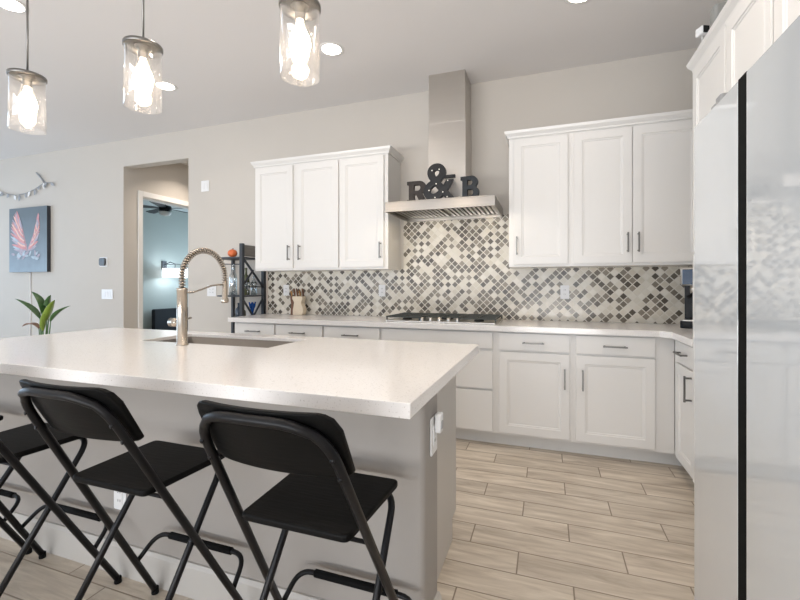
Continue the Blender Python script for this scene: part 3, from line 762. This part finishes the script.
tag(MB().tube([(-6.83, YW-.007, 1.40), (-6.83, YW-.007, .9), (-6.835, YW-.007, .4)], .006, 6).build('power_cord', PLAST), 'white power cord hanging down below the winged picture', 'cord')
gl = thing('branch_garland', 'thin twig garland with small grey leaves above the picture', 'garland', (-7.0, YW-.02, 2.6))
gp = [(-.95, 0, -.02), (-.6, 0, .02), (-.4, 0, -.05), (-.15, 0, -.10), (.1, -.005, -.09), (.3, 0, -.04), (.48, 0, .03), (.62, 0, .02)]
gq = []
for a, b in zip(gp, gp[1:]):
    for k in range(4): gq.append(Vector(a).lerp(Vector(b), k/4))
gq.append(Vector(gp[-1]))
MB().tube(gq, .005, 6).build('twig', GARL, gl)
MB().tube([(.48, 0, .03), (.40, -.01, .13), (.33, -.01, .18)], [.009, .014, .008], 6).build('twig', GARL, gl)
for i in range(15):
    t = i/14; p = gq[int(t*(len(gq)-1))]; a = rd.uniform(-1.2, 1.2)-PI/2; ln = rd.uniform(.05, .10)
    q = MB(); pts = [(0, 0), (ln*.4, .022), (ln*.8, .015), (ln, 0), (ln*.8, -.015), (ln*.4, -.022)]
    q.slab(pts, -.0015, .0015, Matrix.Translation(p+Vector((0, -.008, 0))) @ Matrix.Rotation(-a, 4, 'Y') @ Matrix.Rotation(PI/2, 4, 'X'))
    q.build('leaf', GARL if i % 3 else PLAST, gl)

# ------------------------------------------------------------------ plant
pl = thing('potted_plant', 'green broad-leaved potted plant on the floor below the picture', 'plant', (-4.80, 2.78, 0))
MB().lathe([(0, 0), (.13, 0), (.15, .02), (.19, .36), (.185, .37), (.17, .37), (.165, .33), (0, .33)], n=32).build('pot', POT, pl)
MB().lathe([(0, .345), (.155, .338), (.163, .331)], n=24).build('soil', SOIL, pl)
def leaf(base, ctrl, tip, wd, mt, fold=.35):
    """leaf blade on a long stem: stem from the soil to base, blade base -> tip along a curve"""
    m = MB(); b, c, t_ = Vector(base), Vector(ctrl), Vector(tip); n = 12
    MB_ = MB().tube([Vector((b.x*.15, b.y*.15, .335)), Vector((b.x*.4, b.y*.4, .6)), Vector((b.x*.8, b.y*.8, b.z-.12)), b], [.009, .008, .006, .004], 8).build('stem', LEAF, pl)
    C_, L_, R_ = [], [], []
    for i in range(n+1):
        t = i/n; p = b*(1-t)**2+c*2*t*(1-t)+t_*t*t; d = ((c-b)*(1-t)+(t_-c)*t).normalized()
        s = d.cross(Vector((0, 0, 1))); s = s.normalized() if s.length > .01 else Vector((1, 0, 0)); u = s.cross(d)
        w2 = wd*math.sin(PI*min(1, .03+t*.97))**.7*(1-.25*t)
        C_.append(m.bm.verts.new(p)); L_.append(m.bm.verts.new(p+s*w2+u*w2*fold)); R_.append(m.bm.verts.new(p-s*w2+u*w2*fold))
    for i in range(n):
        for a, bb in ((L_, C_), (C_, R_)):
            f = m.face([a[i], a[i+1], bb[i+1], bb[i]]); f.smooth = True
    o = m.build('leaf', mt, pl); s_ = o.modifiers.new('s', 'SOLIDIFY'); s_.thickness = .002
# local right ~ view right = (.94,.33)
def VR(a, z, dpt=0): return (a*.94-dpt*.33, a*.33+dpt*.94, z)
leaf(VR(-.04, .88), VR(-.12, 1.00), VR(-.29, 1.08), .050, LEAF)
leaf(VR(-.02, .93), VR(-.02, 1.08), VR(-.13, 1.155), .052, LEAF)
leaf(VR(.01, .93, .05), VR(-.01, 1.04, .05), VR(.03, 1.12, .05), .046, LEAF)
leaf(VR(.03, .86), VR(.06, .96), VR(.11, 1.07), .060, LEAF2)
leaf(VR(.07, .85), VR(.13, .95), VR(.27, 1.01), .046, LEAF)
leaf(VR(-.05, .78), VR(-.11, .86), VR(-.22, .80), .042, LEAFB)
leaf(VR(.02, .76, -.03), VR(.03, .87, -.03), VR(.05, .98, -.03), .045, LEAF2)

# ------------------------------------------------------------------ rack left of the counter with its goods
RX1, RX0, RY0, RY1 = -2.905, -3.315, 3.44, 3.78
rk = thing('metal_rack', 'black iron rack with crossed end bars beside the counter', 'rack', (0, 0, 0))
def post(x, y, z1, r=.016): MB().box(x-r, x+r, y-r, y+r, 0, z1).build('post', DARKIRON, rk, bevel=.002)
post(RX1, RY0, 1.64, .018); post(RX1, RY1, 1.64, .018); post(RX0, RY1, 1.50, .014); pass
m = MB()
m.tube([(RX1, RY0+.01, 1.50), (RX1, RY1-.01, 1.20)], .012, 6).tube([(RX1, RY0+.01, 1.21), (RX1, (RY0+RY1)/2, 1.375)], .011, 6)
m.build('cross_bar', DARKIRON, rk)
m = MB()
m.tube([(RX1, RY0+.01, 1.08), (RX1, RY0+.20, .86)], .011, 6).tube([(RX1, RY1-.01, 1.08), (RX1, RY1-.16, .90)], .011, 6)
m.build('cross_bar', DARKIRON, rk)
m = MB().tube([(RX1, RY0+.01, .15), (RX1, RY1-.01, .70)], .010, 6).build('cross_bar', DARKIRON, rk)
for z in (1.50, 1.105, .86, .30):
    out = [(RX1, RY0), (RX1, RY1), (RX0, RY1), (RX0, RY0+.16), (RX0+.05, RY0+.05), (RX0+.16, RY0)] if z > 1 else [(RX1, RY0+.02), (RX1, RY1), (RX0, RY1), (RX1-.12, RY0+.02)]
    MB().slab(out, z-.007, z+.007).build('shelf', DARKIRON, rk, bevel=.002)
MB().tube(rounded([(RX0+.02, RY0+.17, 1.49), (RX0+.10, RY0+.06, 1.44), (RX1-.02, RY0+.01, 1.43)], .05), .006, 6).build('curved_rail', DARKIRON, rk)
MB().box(RX1-.016, RX1+.006, RY0+.02, RY1-.02, 1.515, 1.63).build('side_board', GREYW, rk, bevel=.002)
MB().tube([(RX1, RY0, 1.20), (RX1, RY1, 1.20)], .006, 6).build('side_rail', DARKIRON, rk)
def bottle(label, x, y, z, h, r, mt, name='bottle'):
    o = MB().lathe([(0, 0), (r*.9, 0), (r, .006), (r, h*.55), (r*.85, h*.66), (r*.35, h*.76), (r*.32, h*.94), (r*.38, h*.95), (r*.38, h), (0, h)], n=20).build(name, mt); o.location = (x, y, z)
    return tag(o, label, 'bottle')
GB = clearglass('bottle_glass', (.80, .86, .88), .30)
GG = mat('olive_glass', (.10, .11, .06), .15); DKB = mat('dark_glass', (.02, .035, .06), .12)
pk = thing('orange_pumpkin', 'small orange pumpkin on the top shelf of the black rack', 'pumpkin', (-3.075, 3.50, 1.5075))
m = MB(); n = 32; k = 12; rr = []
for j in range(k+1):
    th_ = PI*j/k
    rr.append([m.bm.verts.new((.048*math.sin(th_)*(1-.07*abs(math.sin(4*2*PI*i/n)))*math.cos(2*PI*i/n), .048*math.sin(th_)*(1-.07*abs(math.sin(4*2*PI*i/n)))*math.sin(2*PI*i/n), .042-.042*math.cos(th_))) for i in range(n)] if 0 < j < k else [m.bm.verts.new((0, 0, .002 if j == 0 else .078))])
for a, b in zip(rr, rr[1:]):
    for i in range(n):
        j = (i+1) % n
        f = m.face([a[0], b[j], b[i]] if len(a) == 1 else ([a[i], a[j], b[0]] if len(b) == 1 else [a[i], a[j], b[j], b[i]])); f.smooth = True
m.build('body', ORANGE, pk); MB().tube([(0, 0, .076), (.004, 0, .088), (.008, .002, .094)], .005, 6).build('stem', BROWN, pk)
bottle('tall clear bottle on the middle shelf at the left side of the rack', -3.12, 3.56, 1.1125, .33, .040, GB)
bottle('olive green bottle at the middle of the rack shelf', -3.02, 3.64, 1.1125, .29, .036, GG)
bottle('pale clear bottle at the back right of the rack shelf', -3.0, 3.74, 1.1125, .22, .030, GB)
bottle('dark blue bottle low on the rack just above the counter line', -2.99, 3.49, .8675, .17, .030, DKB)
bottle('short dark bottle beside the blue figure on the low rack shelf', -3.0, 3.57, .8675, .13, .028, GG)
# blue figure: splayed vase of three lobes
bf = thing('blue_ornament', 'bright blue glass ornament on the low rack shelf', 'ornament', (-2.98, 3.69, .8675))
MB().lathe([(0, 0), (.04, 0), (.02, .02), (.012, .06), (.022, .10), (.018, .15), (.008, .17), (0, .17)], n=16).build('body', BLUE, bf)
for s in (-1, 1): MB().tube([(0, 0, .09), (0, s*.03, .12), (0, s*.05, .17)], [.012, .012, .007], 8).build('arm', BLUE, bf)
# stemware on the shelf
for i, y in enumerate((3.50, 3.58, 3.68)):
    o = MB().lathe([(.03, 0), (.03, .002), (.004, .006), (.004, .05), (.025, .08), (.032, .11), (.028, .14), (.027, .14), (.030, .11), (.023, .082), (0, .06)], n=18).build('wine_glass', GB)
    o.location = (-2.95-.0*i, y, 1.1125)
    tag(o, ['wine glass at the front edge of the middle rack shelf', 'wine glass between two others on the middle rack shelf', 'wine glass nearest the wall on the middle rack shelf'][i], 'glass', 'wine glasses on the rack')

# ------------------------------------------------------------------ on the back counter
kb = thing('knife_block', 'cream wavy block with brown handled knives on the counter', 'knife block', (-2.415, 3.70, .9145), 0)
w2 = [(-.045, 0), (.065, 0), (.078, .03), (.078, .07), (.060, .105), (.056, .13), (.070, .16), (.066, .19), (-.05, .19), (-.052, .165), (-.030, .13), (-.036, .09), (-.045, .05)]
MB().slab(w2, -.035, .035, Matrix.Rotation(PI/2, 4, 'X')).build('block', CREAM, kb, bevel=.006, seg=3)
MB().slab([(-.075, 0), (-.047, 0), (-.045, .05), (-.038, .09), (-.034, .13), (-.054, .19), (-.08, .19), (-.066, .1)], -.03, .03, Matrix.Rotation(PI/2, 4, 'X')).build('back_board', BROWN, kb, bevel=.003)
for i in range(8):
    x = -.065+.0165*i; y = -.015+.03*(i % 2); h = .045+.025*((i*5) % 3)/2
    k_ = MB().tube([(x, y, .186), (x-.004, y, .20+h*.5), (x-.014, y, .20+h)], [.006, .0095, .007], 8).build('knife_handle', HONEY if i % 3 == 0 else BROWN, kb)

# coffee maker in the corner
cm = thing('espresso_machine', 'black and chrome espresso machine with blue display in the counter corner', 'coffee machine', (1.02, 3.50, .9145), math.radians(-22))
MB().slab(rrect(-.10, .10, -.13, .13, .02), 0, .05).build('base', BLACK, cm, bevel=.004)
MB().box(-.09, .09, .02, .125, .05, .30).build('column', BLACK, cm, bevel=.006)
hd_ = MB().box(-.10, .10, -.10, .13, .30, .42).build('head', STEEL, cm, bevel=.01)
MB().box(-.088, .088, -.106, -.1002, .305, .412).build('display', SCREEN, hd_, bevel=.003)
MB().tube(rounded([(-.094, -.104, .303), (-.094, -.104, .416), (.094, -.104, .416), (.094, -.104, .303), (-.094, -.104, .303)], .012), .004, 6).build('chrome_frame', STEEL, hd_)
MB().cyl((-.02, -.055, .245), .028, .054, n=18).build('brew_group', STEEL, cm)
MB().tube([(-.02, -.06, .25), (-.03, -.12, .235), (-.04, -.19, .22)], [.010, .012, .013], 8).build('portafilter_handle', BLACK, cm)
MB().tube([(.07, -.06, .30), (.085, -.08, .2), (.09, -.10, .12)], .005, 6).build('steam_wand', STEEL, cm)
MB().box(-.085, .085, -.125, .0, .0505, .058).build('drip_tray', STEEL, cm, bevel=.002)

# camera and small case on top of the fridge-side cabinets
sc_ = thing('security_camera', 'tiny white camera with black lens face on top of the tall cabinet', 'camera', (.797, 2.685, 2.4495), math.radians(25))
MB().cyl((0, 0, 0), .018, .008, n=16).build('foot', PLAST, sc_)
MB().cyl((0, 0, .008), .004, .112, n=8).build('stalk', PLAST, sc_)
MB().box(-.022, .022, -.025, .025, .12, .165).build('body', PLAST, sc_, bevel=.006)
MB().box(-.017, .017, -.028, -.0252, .124, .161).build('lens_face', BLKGLS, sc_)
MB().box(.80, 1.36, .72, 2.70, 2.401, 2.4485).build('top_board', WHITE).parent = None
bpy.data.objects['top_board']['label'] = 'white board forming the top of the cabinets above the fridge'; bpy.data.objects['top_board']['category'] = 'panel'
gb = tag(MB().slab(rrect(-.04, .04, -.04, .04, .02), 0, .245).build('storage_box', mat('box_grey', (.32, .32, .30), .6), bevel=.005), 'grey box beside the tiny camera on the tall cabinet', 'box'); gb.location = (.87, 2.655, 2.4495)

# ------------------------------------------------------------------ R & B letters on the hood
def flat(parent, name, outer, holes, loc, th, mt, bulbs=None, rz=0):
    cu = bpy.data.curves.new(name, 'CURVE'); cu.dimensions = '2D'; cu.fill_mode = 'BOTH'; cu.extrude = th/2; cu.bevel_depth = .0015
    for pts in [outer]+holes:
        s = cu.splines.new('POLY'); s.points.add(len(pts)-1)
        for p, q in zip(s.points, pts): p.co = (q[0], q[1], 0, 1)
        s.use_cyclic_u = True
    return curve_mesh(cu, name, mt, loc, rz, parent)
def curve_mesh(cu, name, mt, loc, rz, parent=None):
    t = bpy.data.objects.new('tmp', cu); C.objects.link(t); bpy.context.view_layer.update()
    dg = bpy.context.evaluated_depsgraph_get(); me = bpy.data.meshes.new_from_object(t.evaluated_get(dg)); me.name = name
    bpy.data.objects.remove(t)
    me.transform(Matrix.Rotation(PI/2, 4, 'X')); me.materials.clear(); me.materials.append(mt)
    o = bpy.data.objects.new(name, me); C.objects.link(o); o.location = loc; o.rotation_euler = (0, 0, rz); o.parent = parent; return o
def arc(cx, cy, rx, ry, a0, a1, n=10): return [(cx+rx*math.cos(math.radians(a0+(a1-a0)*k/n)), cy+ry*math.sin(math.radians(a0+(a1-a0)*k/n))) for k in range(n+1)]
# R in a 0..1 box
Rout = [(0, 0), (.42, 0), (.42, .14), (.34, .14), (.34, .38), (.46, .38), (.66, 0), (1.0, 0), (1.0, .14), (.90, .14), (.74, .44)] + arc(.62, .70, .33, .30, -60, 90) + [(0, 1), (0, .86), (.09, .86), (.09, .14), (0, .14)]
Rhole = [(.34, .55), (.34, .83)] + arc(.55, .69, .13, .14, 90, -90)
Bout = [(0, 0), (.60, 0)] + arc(.62, .28, .36, .28, -90, 55) + arc(.60, .74, .31, .26, -40, 90) + [(0, 1), (0, .86), (.10, .86), (.10, .14), (0, .14)]
Bh1 = [(.35, .60), (.35, .84)] + arc(.52, .72, .13, .12, 90, -90); Bh2 = [(.35, .15), (.35, .43)] + arc(.55, .29, .15, .14, 90, -90)
sc = lambda P, a, b: [(x*a, y*b) for x, y in P]
YL = 3.33; ZL = 1.9015
o = flat(None, 'letter_r', sc(Rout, .170, .178), [sc(Rhole, .170, .178)], (-1.105, YL, ZL+.002), .03, RUST); tag(o, 'dark metal letter R standing on the range hood', 'letter')
o = flat(None, 'letter_b', sc(Bout, .150, .185), [sc(Bh1, .150, .185), sc(Bh2, .150, .185)], (-.655, YL+.02, ZL+.002), .03, SLATE, rz=math.radians(-8)); tag(o, 'dark slate metal letter B on the right of the ampersand', 'letter')
tc_ = bpy.data.curves.new('amp', 'FONT'); tc_.body = '&'; tc_.size = .395; tc_.extrude = .016; tc_.offset = .007; tc_.bevel_depth = .002
am = thing('marquee_ampersand', 'large black marquee ampersand with small bulbs on the range hood', 'letter', (-.955, YL-.03, ZL+.010))
ao = curve_mesh(tc_, 'ampersand', METALD, (0, 0, 0), 0, am)
xs = [v.co.x for v in ao.data.vertices]; zs = [v.co.z for v in ao.data.vertices]
sx_, sz_ = .265/(max(xs)-min(xs)), .300/(max(zs)-min(zs))
ao.data.transform(Matrix.Translation((0, 0, -.008)) @ Matrix.Diagonal((sx_, 1, sz_, 1)) @ Matrix.Translation((-min(xs), 0, -min(zs))))
MB().box(.155, .262, -.016, .016, .170, .192).build('serif', METALD, am, bevel=.002)
for bx, bz in ((.075, .235), (.135, .240), (.050, .075), (.10, .015), (.110, .125), (.165, .055), (.200, .015), (.205, .145)):
    MB().lathe([(0, .003), (.004, .004), (.0055, .008), (.004, .013), (0, .014)][::1], (bx, -.018-.014, bz), 'y', 10).build('bulb', MBULB, am)

# ------------------------------------------------------------------ bedroom things seen through the doorway
fn = thing('ceiling_fan', 'dark ceiling fan in the bedroom beyond the doorway', 'fan', (-6.05, 5.30, 2.74))
MB().lathe([(0, 0), (.06, 0), (.06, -.03), (.012, -.04), (.012, -.17), (.09, -.19), (.10, -.25), (.06, -.28), (0, -.28)], n=24).build('motor', BLACK, fn)
MB().lathe([(0, -.36), (.07, -.34), (.10, -.285), (0, -.28)], n=24).build('light_bowl', PLAST, fn)
for i in range(5):
    a = 2*PI*i/5+.3
    M_ = Matrix.Rotation(a, 4, 'Z') @ Matrix.Translation((0, 0, -.225)) @ Matrix.Rotation(.15, 4, 'X')
    MB().slab([(.09, -.03), (.2, -.055), (.62, -.07), (.66, 0), (.62, .07), (.2, .055), (.09, .03)], -.004, .004, M_).build('blade', DARKIRON, fn)
lp = thing('wall_lamp', 'lit wall lamp with white drum shade in the bedroom beyond the doorway', 'lamp', (-6.85, 6.22, 0))
MB().box(-.299, -.27, -.05, .05, 1.53, 1.70).build('wall_plate', DARKIRON, lp)
MB().lathe([(.22, 1.375), (.22, 1.55), (.218, 1.55), (.218, 1.375), (.22, 1.375)], n=40).build('drum_shade', SHADE, lp)
MB().tube([(-.28, 0, 1.62), (-.12, 0, 1.68), (0, 0, 1.64), (0, 0, 1.46)], .008, 6).tube([(-.15, -.15, 1.54), (-.10, -.10, 1.62), (0, 0, 1.64), (.10, .10, 1.62), (.15, .15, 1.54)], .007, 6).build('arm', DARKIRON, lp)
MB().lathe([(0, 1.39), (.025, 1.41), (.03, 1.45), (.015, 1.48), (0, 1.485)], (0, 0, 0)).build('bulb', emit('lamp_bulb', (.80, .93, 1), 110), lp)
hb_ = thing('bed_headboard', 'dark upholstered headboard in the bedroom beyond the doorway', 'headboard', (-6.9, 5.82, 0))
MB().slab(rrect(.15, 1.6, 0, .77, .03), 0, .09, Matrix.Translation((-.15, -.1, 0)) @ Matrix(((0, 0, 1, 0), (1, 0, 0, 0), (0, 1, 0, 0), (0, 0, 0, 1)))).build('panel', FAB, hb_, bevel=.01)
